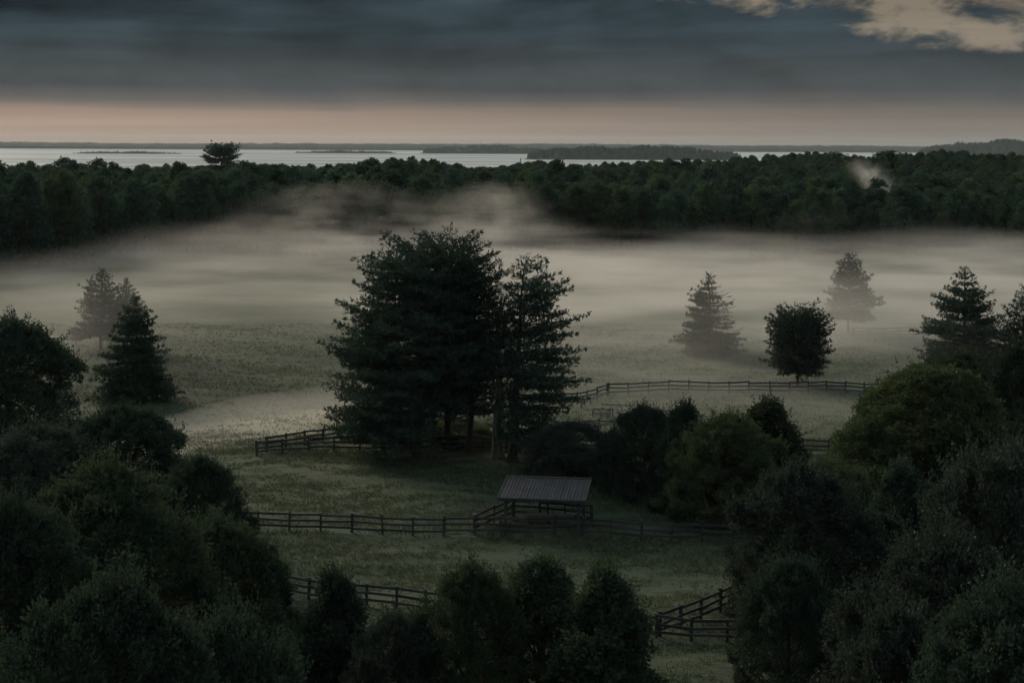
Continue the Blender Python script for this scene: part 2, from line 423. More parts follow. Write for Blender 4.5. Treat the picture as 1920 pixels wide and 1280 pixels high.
# ------------------------------------------------------------------ tree builders
def broadleaf(seed, H, R, base=0.12, lobes=16, clumps=420, per=70, leaf=0.16, flat=0.85, shoots=30, lobe_r=0.42, dense=0.75, peak=0.0, clump_r=0.45, shell=0.28):
    """Returns (trunk V,F), (limb V,F), (leaf V,F). Crown of leaf clumps on overlapping lobes."""
    r = np.random.default_rng(seed)
    zc = H * (base + 1) / 2; hz = H * (1 - base) / 2
    # lobe centres inside the crown envelope
    tl = (np.arange(lobes) + r.uniform(0, 1, lobes)) / lobes
    az = np.arange(lobes) * 2.399 + r.normal(size=lobes) * 0.5
    env = np.power(np.clip(1 - np.power(np.abs(tl - 0.36) / 0.66, 2.2), 0.03, 1), 0.5) * (1 - peak * tl)
    lr = lobe_r * R * r.uniform(0.6, 1.3, lobes) * (1 - 0.5 * peak * tl)
    rad = np.maximum(R * env - lr * 0.80, 0) * r.uniform(0.7, 1.35, lobes)
    C = np.stack([np.cos(az) * rad, np.sin(az) * rad, -hz + lr * 0.3 + tl * (2 * hz - lr * flat * 1.1)], 1)
    top = np.array([[r.normal() * R * 0.08, r.normal() * R * 0.08, hz - lr.mean() * flat * 0.75]])
    C = np.concatenate([C, top]); lr = np.append(lr, lr.mean() * (1 - 0.3 * peak) * 0.9)
    # clump points on lobe shells
    k = r.choice(len(C), clumps, p=lr ** 2 / np.sum(lr ** 2))
    dd = unit(r.normal(size=(clumps, 3)) + np.array([0, 0, 0.35]))
    out = unit(C[k] * np.array([1, 1, 0.6]) + 1e-3)
    dd = unit(dd + out * 0.55)
    cp = C[k] + dd * (lr[k] * np.power(r.uniform(0.25, 1, clumps), 1 - dense))[:, None] * np.array([1, 1, flat])
    sh = r.uniform(size=clumps) < shell
    ts = np.sort(r.uniform(0, 1, clumps))[r.permutation(clumps)] ** 0.9
    ev = np.power(np.clip(1 - np.power(np.abs(ts - 0.33) / 0.69, 2.3), 0.02, 1), 0.5) * (1 - 0.8 * peak * ts)
    za = r.uniform(0, 6.283, clumps)
    bump = 1 + 0.13 * np.sin(za * 3 + ts * 7 + seed) + 0.11 * np.sin(za * 6 - ts * 13) + r.normal(size=clumps) * 0.07
    er = np.maximum(R * ev * bump - 0.25 * clump_r, 0.05)
    spt = np.stack([np.cos(za) * er, np.sin(za) * er, -hz + ts * 2 * hz - clump_r * 0.4 * ts], 1)
    cp = np.where(sh[:, None], spt, cp)
    dd = np.where(sh[:, None], unit(np.stack([np.cos(za), np.sin(za), (ts - 0.35) * 2.2], 1)), dd)
    cp[:, 2] += zc
    cp[:, 2] = np.maximum(cp[:, 2], H * base * 0.6 + r.uniform(0.1, 0.7, clumps))
    # leaves in each clump
    ci = np.repeat(np.arange(clumps), per)
    n = len(ci)
    cr = clump_r * r.uniform(0.65, 1.35, clumps)
    q = unit(r.normal(size=(n, 3))) * np.power(r.uniform(0, 1, n), 0.45)[:, None]
    q = q * cr[ci][:, None] * np.array([1, 1, 0.7])
    P = cp[ci] + q
    D = unit(q) * 0.8 + dd[ci] * 0.5 + r.normal(size=(n, 3)) * 0.6
    Ls = leaf * r.uniform(0.7, 1.35, n) * r.uniform(0.65, 1.45, clumps)[ci]; Ws = Ls * r.uniform(0.5, 0.75, n)
    # leafy shoots sticking out of the upper crown
    if shoots:
        up = np.argsort(-(cp[:, 2] + np.linalg.norm(cp[:, :2], axis=1) * 0.5))[: max(10, clumps // 3)]
        s0 = cp[r.choice(up, shoots)]
        sd = unit(np.concatenate([s0[:, :2] / max(R, 1) * 0.7, np.full((shoots, 1), 1.0)], 1) + r.normal(size=(shoots, 3)) * 0.35)
        m = 16
        tt = np.tile(np.linspace(0.2, 1, m), shoots); si = np.repeat(np.arange(shoots), m)
        sl = r.uniform(0.4, 1.0, shoots) * clump_r * 3.0
        P2 = s0[si] + sd[si] * (tt * sl[si])[:, None] + r.normal(size=(len(si), 3)) * 0.05
        D2 = sd[si] + r.normal(size=(len(si), 3)) * 0.8
        L2 = leaf * r.uniform(0.7, 1.2, len(si))
        P = np.concatenate([P, P2]); D = np.concatenate([D, D2]); Ls = np.append(Ls, L2); Ws = np.append(Ws, L2 * 0.6)
    crown = leaves(P, D, Ls, Ws, r)
    # trunk and limbs
    zt = np.linspace(0, zc + hz * 0.5, 8)
    tx = np.cumsum(r.normal(size=8)) * 0.012 * H; ty = np.cumsum(r.normal(size=8)) * 0.012 * H
    tx -= tx[0]; ty -= ty[0]
    tp = np.stack([tx, ty, zt], 1); r0 = 0.022 * H + 0.05
    trunk = tubes([(tp, np.linspace(r0, r0 * 0.25, 8) * np.where(np.arange(8) == 0, 1.35, 1))], 8)
    ls = []
    for i in range(len(C)):
        a = tp[r.integers(1, 6)]; e = C[i] + np.array([0, 0, zc])
        if e[2] < a[2] - 0.5: a = tp[1]
        s = np.linspace(0, 1, 6)[:, None]
        pts = a + (e - a) * s + np.array([0, 0, 1.0]) * (s * (1 - s)) * 0.5 * lr[i] + r.normal(size=(6, 3)) * 0.05 * R * s
        ls.append((pts, np.linspace(r0 * 0.42, r0 * 0.10, 6)))
    nb = min(clumps, 110)
    for i in r.choice(clumps, nb, replace=False):
        a = C[k[i]] + np.array([0, 0, zc]); e = cp[i]
        s = np.linspace(0, 1, 4)[:, None]
        ls.append((a + (e - a) * s + r.normal(size=(4, 3)) * 0.06 * s, np.linspace(r0 * 0.13, r0 * 0.04, 4)))
    limb = tubes(ls, 5)
    return trunk, limb, crown

def conifer(seed, H, R, prof, clear=0.14, whorls=22, per=6, low=-0.1, high=0.55, droop=0.25, upturn=0.35, blade=0.34, width=0.055,
            tuft=8, spacing=0.32, spray=0.34, lean=(0, 0), jitter=0.25, dead=None, inner=0.25, trunk_r=None, plate=0.22, side=None, tip=0.75):
    r = np.random.default_rng(seed)
    m = 14
    zt = np.linspace(0, H, m)
    wob = np.cumsum(r.normal(size=(m, 2)), 0) * 0.004 * H; wob -= wob[0]
    tp = np.stack([wob[:, 0] + lean[0] * zt / H, wob[:, 1] + lean[1] * zt / H, zt], 1)
    r0 = trunk_r or 0.017 * H
    rr = r0 * (1 - zt / H) ** 0.8 + 0.02; rr[0] *= 1.3
    trunk = tubes([(tp, rr)], 9)
    br, TP, TD, TS = [], [], [], []
    for w in range(whorls):
        f = (w + r.uniform(-0.3, 0.3)) / (whorls - 1)
        f = min(max(f, 0), 0.985)
        h = H * (clear + (1 - clear) * f)
        base = np.array([np.interp(h, zt, tp[:, 0]), np.interp(h, zt, tp[:, 1]), h])
        a0 = r.uniform(0, 6.28)
        pn = per if f < 0.75 else max(3, int(per * (1.75 - f) * (1.0 if f < 0.9 else 0.6)))
        for j in range(pn):
            az = a0 + 6.283 * j / pn + r.normal() * 0.25
            L = R * prof(f) * max(0.35, 1 + r.normal() * jitter)
            if side is not None:
                L *= side(az, f)
            if L < 0.25: L = 0.25
            e0 = low + (high - low) * f + r.normal() * 0.1 + tip * max(0.0, (f - 0.84) / 0.15)
            hd = np.array([math.cos(az), math.sin(az), 0.0])
            s = np.linspace(0, 1, 7)
            bend = r.normal() * 0.12
            sd_ = np.array([-hd[1], hd[0], 0])
            pts = base + np.outer(s * L, hd) + np.outer(s * s * L * bend, sd_) + np.outer(L * (s * math.sin(e0) - droop * s ** 2 + upturn * s ** 3), [0, 0, 1.0])
            bare = dead is not None and dead(az, f)
            br.append((pts, np.linspace(0.012 * L + 0.015, 0.008, 7)))
            if bare:
                for q in range(4):
                    ss = r.uniform(0.35, 0.95); p0 = np.array([np.interp(ss, s, pts[:, c]) for c in range(3)])
                    dq = hd * 0.6 + sd_ * r.choice([-1, 1]) * 0.7 + np.array([0, 0, r.uniform(-0.3, 0.7)])
                    l2 = L * 0.28 * r.uniform(0.6, 1.2)
                    br.append((p0 + np.outer(np.linspace(0, 1, 3), dq * l2) , np.array([0.05, 0.038, 0.02])))
                if r.uniform() < 0.75:
                    continue
            # tufts on the main axis
            na = max(2, int(L * (1 - inner) / spacing))
            sa = np.linspace(inner, 1, na)
            pa = np.stack([np.interp(sa, s, pts[:, c]) for c in range(3)], 1)
            TP.append(pa); TD.append(np.tile(hd + np.array([0, 0, 0.35]), (na, 1))); TS.append(np.full(na, min(1.0, 0.35 + 0.5 * L)))
            # side twigs
            ns = max(2, int(L * (1 - inner) / (spacing * 1.25)))
            for q in range(ns):
                ss = inner + (1 - inner) * (q + r.uniform(0, 1)) / ns
                p0 = np.array([np.interp(ss, s, pts[:, c]) for c in range(3)])
                l2 = spray * L * (1.05 - ss) * r.uniform(0.6, 1.3) + 0.18 * min(1.0, L)
                sg = 1 if q % 2 else -1
                dq = unit(hd * r.uniform(0.4, 0.9) + sd_ * sg * 0.9 + np.array([0, 0, r.normal() * plate + 0.05]))
                k = max(1, int(l2 / spacing))
                tt = (np.arange(k) + 1) / k
                TP.append(p0 + np.outer(tt * l2, dq)); TD.append(np.tile(dq + np.array([0, 0, 0.35]), (k, 1))); TS.append(np.full(k, min(1.0, 0.35 + 0.5 * L)))
    lead = np.linspace(0.93, 1.0, 5) * H
    TP.append(np.stack([np.interp(lead, zt, tp[:, 0]), np.interp(lead, zt, tp[:, 1]), lead], 1)); TD.append(np.tile(np.array([0, 0, 1.0]), (5, 1))); TS.append(np.full(5, 0.7))
    TP = np.concatenate(TP); TD = unit(np.concatenate(TD)); TS = np.concatenate(TS)
    n = len(TP) * tuft
    P = np.repeat(TP, tuft, 0) + r.normal(size=(n, 3)) * 0.07
    D = np.repeat(TD, tuft, 0) * 0.9 + r.normal(size=(n, 3)) * 0.62
    ts = np.repeat(TS, tuft)
    Ls = blade * r.uniform(0.6, 1.25, n) * ts
    crown = leaves(P, D, Ls, width * r.uniform(0.7, 1.4, n) * ts, r)
    return trunk, tubes(br, 5), crown

def make_tree(name, label, cat, parts, loc, rotz=0.0, group=None, leaf=M_LEAF, bark=M_BARK, crown='crown', limb='limbs', scale=None):
    t = thing(name, label, cat, loc, rotz, group)
    if scale is not None:
        t.scale = scale
    for nm, (V, F), m, sm in (('trunk', parts[0], bark, True), (limb, parts[1], bark, True), (crown, parts[2], leaf, False)):
        if V is not None and len(V):
            o = link(nm, mesh_np(nm, V, F, m, sm), t)
            if nm == limb: o['kind'] = 'stuff'
    return t

def copy_tree(src, label, loc, rotz, scale, group=None, leaf=None):
    r = src.copy(); COL.objects.link(r)
    r.location = loc; r.rotation_euler = (0, 0, rotz); r.scale = scale
    r['label'] = label
    if group: r['group'] = group
    elif 'group' in r: del r['group']
    for ch in [o for o in bpy.data.objects if o.parent == src]:
        c = ch.copy(); COL.objects.link(c); c.parent = r
        if leaf is not None and ch.name.startswith('crown'):
            c.material_slots[0].link = 'OBJECT'; c.material_slots[0].material = leaf
    return r

def top_of(px, row, d):
    x, y, z = at(px, row, d)
    g = tz(x, y)
    return (x, y, g - 0.05), z - g + 0.05

dome = lambda f: (0.72 + 0.5 * f - 1.25 * f ** 3 + 0.05) if f < 0.8 else max(0.10, 0.53 - 2.1 * (f - 0.8))
cone = lambda f: max(0.05, 1.0 - f) ** 0.85
pinep = lambda f: max(0.08, (1 - f ** 1.7)) * (0.8 + 0.3 * math.sin(f * 22) * 0.5)
ball = lambda f: max(0.12, math.sqrt(max(0.0, 1 - (2 * f - 0.85) ** 2 / 1.35)))

# ------------------------------------------------------------------ the big pine group in the middle
PK = dict(blade=0.42, width=0.10, tuft=9, spacing=0.36, spray=0.50, plate=0.12, tip=0.15)
def steps(*kv):
    fs = [k for k, v in kv]; vs_ = [v for k, v in kv]
    return lambda f: float(np.interp(f, fs, vs_))
loc, H = top_of(783, 468, 140.5)
make_tree('pine_tree', 'tallest broad dark pine with low left boughs over the rail fence', 'tree',
          conifer(11, H, 8.2, steps((0, .85), (.12, .98), (.25, .9), (.42, .98), (.6, .78), (.75, .66), (.88, .60), (.95, .50), (1, .30)), 0.11, 31, 9, -0.16, 0.30, 0.06, 0.15, jitter=0.09,
                  side=lambda a, f: 1.0 if math.cos(a) < 0.1 else (0.66 if f > 0.12 else 0.2), trunk_r=0.42, **PK), loc, leaf=M_PINE, group='pines of the big clump')
loc, H = top_of(838, 462, 143.5)
make_tree('pine_tree', 'round-topped pine standing in the middle of the big clump', 'tree',
          conifer(12, H, 4.6, steps((0, .6), (.5, .85), (.75, .98), (.88, .92), (.95, .72), (1, .4)), 0.24, 28, 9, -0.05, 0.45, 0.06, 0.12, jitter=0.09, trunk_r=0.34, **PK), loc, leaf=M_PINE, group='pines of the big clump')
loc, H = top_of(880, 494, 142.0)
make_tree('pine_tree', 'slightly shorter pine on the right shoulder of the big rounded crown', 'tree',
          conifer(13, H, 2.7, steps((0, .8), (.6, 1), (.85, .85), (.95, .6), (1, .35)), 0.22, 26, 9, -0.05, 0.45, 0.06, 0.12, jitter=0.1, trunk_r=0.3, **PK), loc, leaf=M_PINE, group='pines of the big clump')
loc, H = top_of(935, 572, 140.0)
make_tree('pine_tree', 'shorter thick-trunked pine in the gap between the two tall crowns', 'tree',
          conifer(14, H, 2.6, steps((0, .9), (.7, .6), (1, .2)), 0.56, 12, 8, -0.1, 0.3, 0.1, 0.15, jitter=0.15, trunk_r=0.44, **PK), loc, leaf=M_PINE, bark=M_BARKL, group='pines of the big clump')
loc, H = top_of(963, 502, 139.0)
make_tree('pine_tree', 'tall open-crowned pine leaning at the right of the big clump', 'tree',
          conifer(15, H, 4.9, steps((0, .95), (.3, 1), (.6, .9), (.8, .86), (.92, .74), (1, .42)), 0.13, 25, 8, -0.3, 0.28, 0.08, 0.16,
                  lean=(0.8, 0.0), jitter=0.18, side=lambda a, f: 1.0 if math.cos(a) > -0.1 else 0.36, trunk_r=0.38, **PK), loc, leaf=M_PINE, group='pines of the big clump')

# ------------------------------------------------------------------ single conifers in the pasture
sl = [
    ('spruce_tree', 'dark full spruce with sweeping lower boughs in the left pasture', 256, 558, 752, 68, 21, cone, dict(clear=0.10, whorls=30, per=9, low=-0.35, high=0.5, droop=0.2, upturn=0.22), M_SPRUCE),
    ('pine_tree', 'hazy layered pine standing behind the dark spruce', 190, 506, 655, 56, 22, pinep, dict(clear=0.2, whorls=22, per=8, low=-0.1, high=0.6, droop=0.12, upturn=0.25), M_PINE),
    ('spruce_tree', 'faint pointed spruce just behind the layered hazy pine', 238, 524, 650, 36, 23, cone, dict(clear=0.14, whorls=22, per=8, low=-0.2, high=0.5, droop=0.2, upturn=0.2), M_SPRUCE),
    ('spruce_tree', 'half dead spruce with bare twigs down its right side', 1330, 514, 663, 56, 24, lambda f: max(0.06, 1 - f) ** 0.75, dict(clear=0.07, whorls=26, per=8, low=-0.2, high=0.4, droop=0.18, upturn=0.2,
        dead=lambda a, f: math.cos(a) > 0.2 and f > 0.22 or f > 0.86), M_SPRUCE),
    ('spruce_tree', 'pale mist-veiled conifer with a clear trunk far in the pasture', 1591, 478, 627, 46, 25, lambda f: max(0.1, 1 - 0.9 * f ** 1.4) * 0.95, dict(clear=0.19, whorls=24, per=9, low=-0.05, high=0.7, droop=0.1, upturn=0.15), M_SPRUCE),
    ('pine_tree', 'small round-headed tree on a short trunk behind the far rail fence', 1496, 594, 724, 51, 26, ball, dict(clear=0.2, whorls=22, per=11, low=-0.2, high=1.0, droop=0.05, upturn=0.1, jitter=0.12), M_PINE),
    ('pine_tree', 'dark tiered pine above the round shrubs at right', 1808, 504, 705, 94, 27, pinep, dict(clear=0.1, whorls=18, per=12, low=-0.05, high=0.35, droop=0.1, upturn=0.16, jitter=0.10), M_PINE),
    ('pine_tree', 'dark pine cut off by the right edge', 1916, 540, 715, 70, 28, pinep, dict(clear=0.1, whorls=19, per=9, low=-0.1, high=0.6, droop=0.1, upturn=0.2), M_PINE),
]
for nm, lab, px, rt, rb, halfw, seed, pf, kw, lm in sl:
    x, d = gpt(px, rb)
    loc, H = top_of(px, rt, d)
    R = halfw * d / FPX * 1.06
    make_tree(nm, lab, 'tree', conifer(seed, H, R, pf, blade=0.34, width=0.11, tuft=8, spacing=0.30, spray=0.46, plate=0.12, **kw), loc, leaf=lm)

# ------------------------------------------------------------------ broadleaved trees and shrubs near the camera
protos = {}
def proto_parts(kind):
    if kind == 'full':   return broadleaf(101, 10, 5.0, 0.04, 26, 1150, 85, 0.15, 0.85, 260, 0.36)
    if kind == 'bushy':  return broadleaf(102, 8, 4.2, 0.0, 26, 950, 80, 0.15, 0.9, 240, 0.36)
    if kind == 'spire':  return broadleaf(103, 7.5, 2.7, 0.0, 22, 640, 80, 0.15, 1.0, 260, 0.38, peak=0.6, shell=0.2)
    if kind == 'dome':   return broadleaf(104, 11, 6.4, 0.0, 60, 1900, 64, 0.19, 1.0, 70, 0.24, 0.92, clump_r=0.5, shell=0.8, peak=0.35)
    if kind == 'grey':   return broadleaf(105, 7, 4.0, 0.0, 30, 950, 80, 0.13, 0.9, 280, 0.33)
    if kind == 'small':  return broadleaf(106, 8.2, 2.4, 0.0, 26, 800, 75, 0.13, 1.0, 320, 0.36, peak=0.4, clump_r=0.40, shell=0.12)
PROTO = {'full': (10, 5.0), 'bushy': (8, 4.2), 'spire': (7.5, 2.7), 'dome': (11, 6.4), 'grey': (7, 4.0), 'small': (8.2, 2.4)}
def leafy(kind, name, label, px, row, d, halfw, leafm, rot, cat='tree', bark=M_BARK):
    loc, H = top_of(px, row, d)
    h0, r0 = PROTO[kind]
    R = halfw * d / FPX
    sc = (R / r0, R / r0, H / h0)
    if kind not in protos:
        t = make_tree(name, label, cat, proto_parts(kind), loc, rot, None, leafm, bark)
        t.scale = sc
        protos[kind] = t
    else:
        t = copy_tree(protos[kind], label, loc, rot, sc, None, leafm)
        t.name = name; t['category'] = cat
    return t

LT = [
    ('bushy', 'leafy_tree', 'dark rounded tree cut by the left edge above the scrub', 16, 612, 138, 126, M_LEAFD, 0.4, 'tree'),
    ('bushy', 'leafy_tree', 'bushy dark tree in front of the left pasture spruce', 232, 772, 116, 122, M_LEAFD, 1.2, 'tree'),
    ('grey', 'shrub', 'brownish grey shrub between the two dark trees at left', 70, 806, 112, 120, M_LEAFG, 2.0, 'shrub'),
    ('bushy', 'leafy_tree', 'leafy tree whose right side overhangs the start of the shelter fence', 375, 866, 104, 82, M_LEAFD, 4.0, 'tree'),
    ('full', 'leafy_tree', 'large light-tipped tree filling the lower left', 195, 896, 76, 200, M_LEAF, 2.6, 'tree'),
    ('full', 'leafy_tree', 'dark tree at the far lower left corner', 20, 960, 68, 190, M_LEAFD, 5.1, 'tree'),
    ('bushy', 'leafy_tree', 'tree with feathery tips stepping down towards the near fence', 398, 985, 84, 130, M_LEAF, 0.2, 'tree'),
    ('spire', 'leafy_tree', 'low dark tree touching the left end of the near fence', 488, 1042, 90, 75, M_LEAFD, 1.9, 'tree'),
    ('grey', 'shrub', 'paler shrub at the very bottom left of centre', 430, 1175, 60, 150, M_LEAFD, 3.3, 'shrub'),
    ('full', 'leafy_tree', 'very dark tree along the bottom left edge', 190, 1120, 55, 230, M_LEAFD, 0.9, 'tree'),
    ('spire', 'leafy_tree', 'narrow dark tree in front of the near fence', 628, 1082, 78, 84, M_LEAFD, 5.0, 'tree'),
    ('grey', 'shrub', 'low greyish bush between the narrow tree and the bottom trio', 750, 1160, 74, 90, M_LEAFG, 4.4, 'shrub'),
    ('bushy', 'leafy_tree', 'left tree of the bottom trio', 880, 1074, 75, 104, M_LEAF, 0.0, 'tree'),
    ('small', 'leafy_tree', 'middle and tallest tree of the bottom trio', 1012, 1056, 77, 112, M_LEAF, 2.1, 'tree'),
    ('spire', 'leafy_tree', 'right tree of the bottom trio beside the fence corner', 1136, 1080, 74, 118, M_LEAF, 4.2, 'tree'),
    ('dome', 'leafy_tree', 'big dense dome-shaped tree with yellow-green tips at right', 1748, 690, 120, 166, M_LEAFY, 0.7, 'tree'),
    ('bushy', 'leafy_tree', 'dark crown in front of the gap in the right rail fence', 1505, 886, 90, 132, M_LEAFG, 2.4, 'tree'),
    ('spire', 'leafy_tree', 'dim pointed tree between the dome tree and the grey corner tree', 1690, 880, 97, 88, M_LEAFD, 3.7, 'tree'),
    ('grey', 'leafy_tree', 'greyish rounded tree cut by the right edge', 1885, 856, 80, 170, M_LEAFG, 0.3, 'tree'),
    ('spire', 'leafy_tree', 'green tree with a pointed top behind the yellowing one', 1440, 758, 121, 92, M_LEAF, 1.0, 'tree'),
    ('bushy', 'leafy_tree', 'yellow-green tree to the right of the shelter', 1362, 786, 116, 104, M_LEAFY, 5.6, 'tree'),
    ('bushy', 'leafy_tree', 'dark tree just behind the right end of the shelter', 1208, 770, 124, 76, M_LEAFD, 0.5, 'tree'),
    ('spire', 'leafy_tree', 'dark tree with two upright tips beside the pole pen', 1282, 764, 119, 62, M_LEAFD, 2.9, 'tree'),
    ('grey', 'shrub', 'low greyish shrub at the foot of the big pines', 1072, 796, 131, 84, M_LEAFG, 1.4, 'shrub'),
    ('grey', 'shrub', 'light green shrub in front of the dome tree and fence end', 1555, 868, 108, 80, M_LEAFY, 3.0, 'shrub'),
    ('bushy', 'leafy_tree', 'green bushy tree under the dark tiered pine', 1800, 668, 148, 100, M_LEAF, 4.9, 'tree'),
    ('bushy', 'leafy_tree', 'dark bushy tree below the pine at the right edge', 1925, 650, 138, 85, M_LEAFD, 3.1, 'tree'),
    ('bushy', 'leafy_tree', 'sparse-tipped tree low on the right slope', 1770, 1030, 68, 190, M_LEAFG, 5.9, 'tree'),
    ('bushy', 'leafy_tree', 'brown-tinged bush at the bottom right of the fence corner', 1690, 1165, 62, 140, M_LEAFG, 1.7, 'tree'),
    ('full', 'leafy_tree', 'near black tree in the bottom right corner', 1890, 1130, 55, 200, M_LEAFD, 2.2, 'tree'),
    ('bushy', 'leafy_tree', 'dark lower bush under the crown right of the fence corner', 1480, 1060, 80, 95, M_LEAFD, 4.6, 'tree'),
    ('grey', 'shrub', 'sunlit scrub growing between the pine trunks', 860, 790, 147, 62, M_LEAFY, 0.8, 'shrub'),
]
for k in LT:
    kind, nm, lab, px, row, d, hw, lm, rot, cat = k
    leafy(kind, nm, lab, px, row, d, hw, lm, rot, cat)

# ------------------------------------------------------------------ fences
pv, pf_ = box_arrays(0.14, 0.14, 1.0, 0.0, 0.02)
POST = mesh_np('post', pv, pf_, M_FENCE)
rv, rf_ = box_arrays(1.0, 0.05, 0.165, -0.082)
RAIL = mesh_np('rail', rv, rf_, M_FENCE)
rv2 = rv.copy(); rv2[:, 2] += np.where(np.abs(rv2[:, 0]) > 0, rv2[:, 0] * 0.03, 0)
RAIL2 = mesh_np('rail_weathered', rv2, rf_, M_FENCE)
POSTP = mesh_np('pale_post', pv, pf_, M_OLDWOOD); RAILP = mesh_np('pale_rail', rv, rf_, M_OLDWOOD)

def rail_between(a, b, parent, org, me, name='rail', thick=1.0):
    a = Vector(a); b = Vector(b); dvec = b - a
    o = link(name, me, parent)
    o.location = (a + b) / 2 - org
    o.rotation_euler = (0, -math.asin(max(-1, min(1, dvec.z / dvec.length))), math.atan2(dvec.y, dvec.x))
    o.scale = (dvec.length + 0.04, 1, thick)
    return o

def fence(label, pts, seed, height=1.38, bay=2.15, rails=(0.38, 0.80, 1.22), group='dark post-and-rail fences', meshes=(POST, RAIL), broken=0.0, name='rail_fence'):
    r = random.Random(seed)
    # resample the run into bays
    P = []
    for (x0, y0), (x1, y1) in zip(pts, pts[1:]):
        L = math.hypot(x1 - x0, y1 - y0); k = max(1, round(L / bay))
        P += [(x0 + (x1 - x0) * i / k, y0 + (y1 - y0) * i / k) for i in range(k)]
    P.append(pts[-1])
    org = Vector((P[0][0], P[0][1], tz(*P[0])))
    t = thing(name, label, 'fence', org, 0, group)
    n = len(P)
    nx_, ny_ = -(P[-1][1] - P[0][1]), P[-1][0] - P[0][0]
    ln = math.hypot(nx_, ny_); nx_, ny_ = nx_ / ln, ny_ / ln
    if ny_ > 0: nx_, ny_ = -nx_, -ny_
    for i, (x, y) in enumerate(P):
        o = link('post', meshes[0], t)
        w = 1.6 if i in (0, n - 1) else r.uniform(0.85, 1.35)
        o.location = Vector((x, y, tz(x, y) - 0.15)) - org
        o.scale = (w, w, height + 0.15 + r.uniform(-0.04, 0.07))
        o.rotation_euler = (r.gauss(0, 0.03), r.gauss(0, 0.03), math.atan2(nx_, -ny_) + r.gauss(0, 0.05))
    off = 0.10
    for (x0, y0), (x1, y1) in zip(P, P[1:]):
        z0, z1 = tz(x0, y0), tz(x1, y1)
        for h in rails:
            if r.random() < broken: continue
            rail_between((x0 + nx_ * off, y0 + ny_ * off, z0 + h + r.gauss(0, 0.035)), (x1 + nx_ * off, y1 + ny_ * off, z1 + h + r.gauss(0, 0.035)), t, org, meshes[1])
    return t

fence('near dark rail fence running behind the bottom trees', [gpt(430, 1104), gpt(525, 1116), gpt(800, 1150), gpt(1230, 1196), gpt(1430, 1206)], 1)
fence('short rail fence angling back from the near corner post at lower right', [gpt(1236, 1192), gpt(1420, 1118)], 2)
fence('long dark rail fence passing in front of the roofed shelter', [gpt(425, 992), gpt(660, 998), gpt(890, 1003), gpt(1090, 1008), gpt(1430, 1018)], 3)
fence('rail fence slanting back from the long fence to the rear of the shelter', [gpt(888, 1000), gpt(962, 974), gpt(1110, 981)], 4, bay=2.2)
fence('rail fence below the big pines, its end post at the pale strip', [gpt(482, 856), gpt(626, 850), gpt(770, 842), gpt(1130, 846), gpt(1600, 857)], 5)
fence('fence receding diagonally behind the big pines to the far paddock corner', [gpt(500, 850), gpt(640, 824), gpt(1082, 757), gpt(1138, 739)], 6)
fence('long straight far fence beneath the round-headed tree', [gpt(1140, 738), gpt(1480, 739), gpt(1760, 742)], 7)
fence('faint thin fence in the mist beside the pale conifer', [gpt(1600, 632), gpt(1740, 634)], 8)

# the tumbledown pole pen behind the shelter trees
def pole_pen():
    r = random.Random(77)
    org = Vector((*gpt(1120, 796), 0)); org.z = tz(org.x, org.y)
    t = thing('pole_pen', 'tumbledown pen of thin weathered poles in the right paddock', 'pen', org)
    def P3(px, row, h=0.0):
        x, y = gpt(px, row); return Vector((x, y, tz(x, y) + h))
    def post(px, row, h, w=0.9):
        o = link('post', POSTP if r.random() < 0.3 else POST, t); o.location = P3(px, row, -0.1) - org; o.scale = (w, w, h + 0.1)
        o.rotation_euler = (r.gauss(0, 0.06), r.gauss(0, 0.06), r.uniform(0, 1.5))
    def pole(a, b):
        rail_between(a, b, t, org, RAILP if r.random() < 0.45 else RAIL, 'pole', 0.55)
    for px, row, h in ((1090, 770, .9), (1112, 786, .8), (1127, 789, 1.0), (1144, 786, 1.15), (1149, 784, .9), (1185, 782, .8), (1215, 776, .8), (1245, 776, .8), (1280, 786, .8), (1317, 797, 1.3), (1160, 796, .5), (1123, 798, .6)):
        post(px, row, h)
    front = [(1092, 797), (1125, 799), (1160, 802), (1205, 803)]
    back = [(1090, 774), (1127, 775), (1144, 774), (1185, 773), (1245, 775), (1300, 780)]
    mid = [(1112, 788), (1144, 787), (1185, 784), (1225, 787), (1270, 790), (1317, 796)]
    for line, hs in ((front, (0.15, 0.3)), (back, (0.25, 0.7)), (mid, (0.2, 0.55, 0.95))):
        for a, b in zip(line, line[1:]):
            for h in hs:
                if r.random() < 0.2: continue
                pole(P3(*a, h + r.gauss(0, 0.08)), P3(*b, h + r.gauss(0, 0.10)))
    for i in range(5):   # leaning bars of the little gate
        pole(P3(1129 + i * 3.2, 789, 0.05), P3(1131 + i * 3.2, 788, 1.0 + r.gauss(0, 0.06)))
    pole(P3(1290, 792, 0.1), P3(1322, 796, 1.25)); pole(P3(1298, 797, 1.2), P3(1326, 799, 1.1)); pole(P3(1300, 800, 0.3), P3(1330, 799, 0.35))
pole_pen()

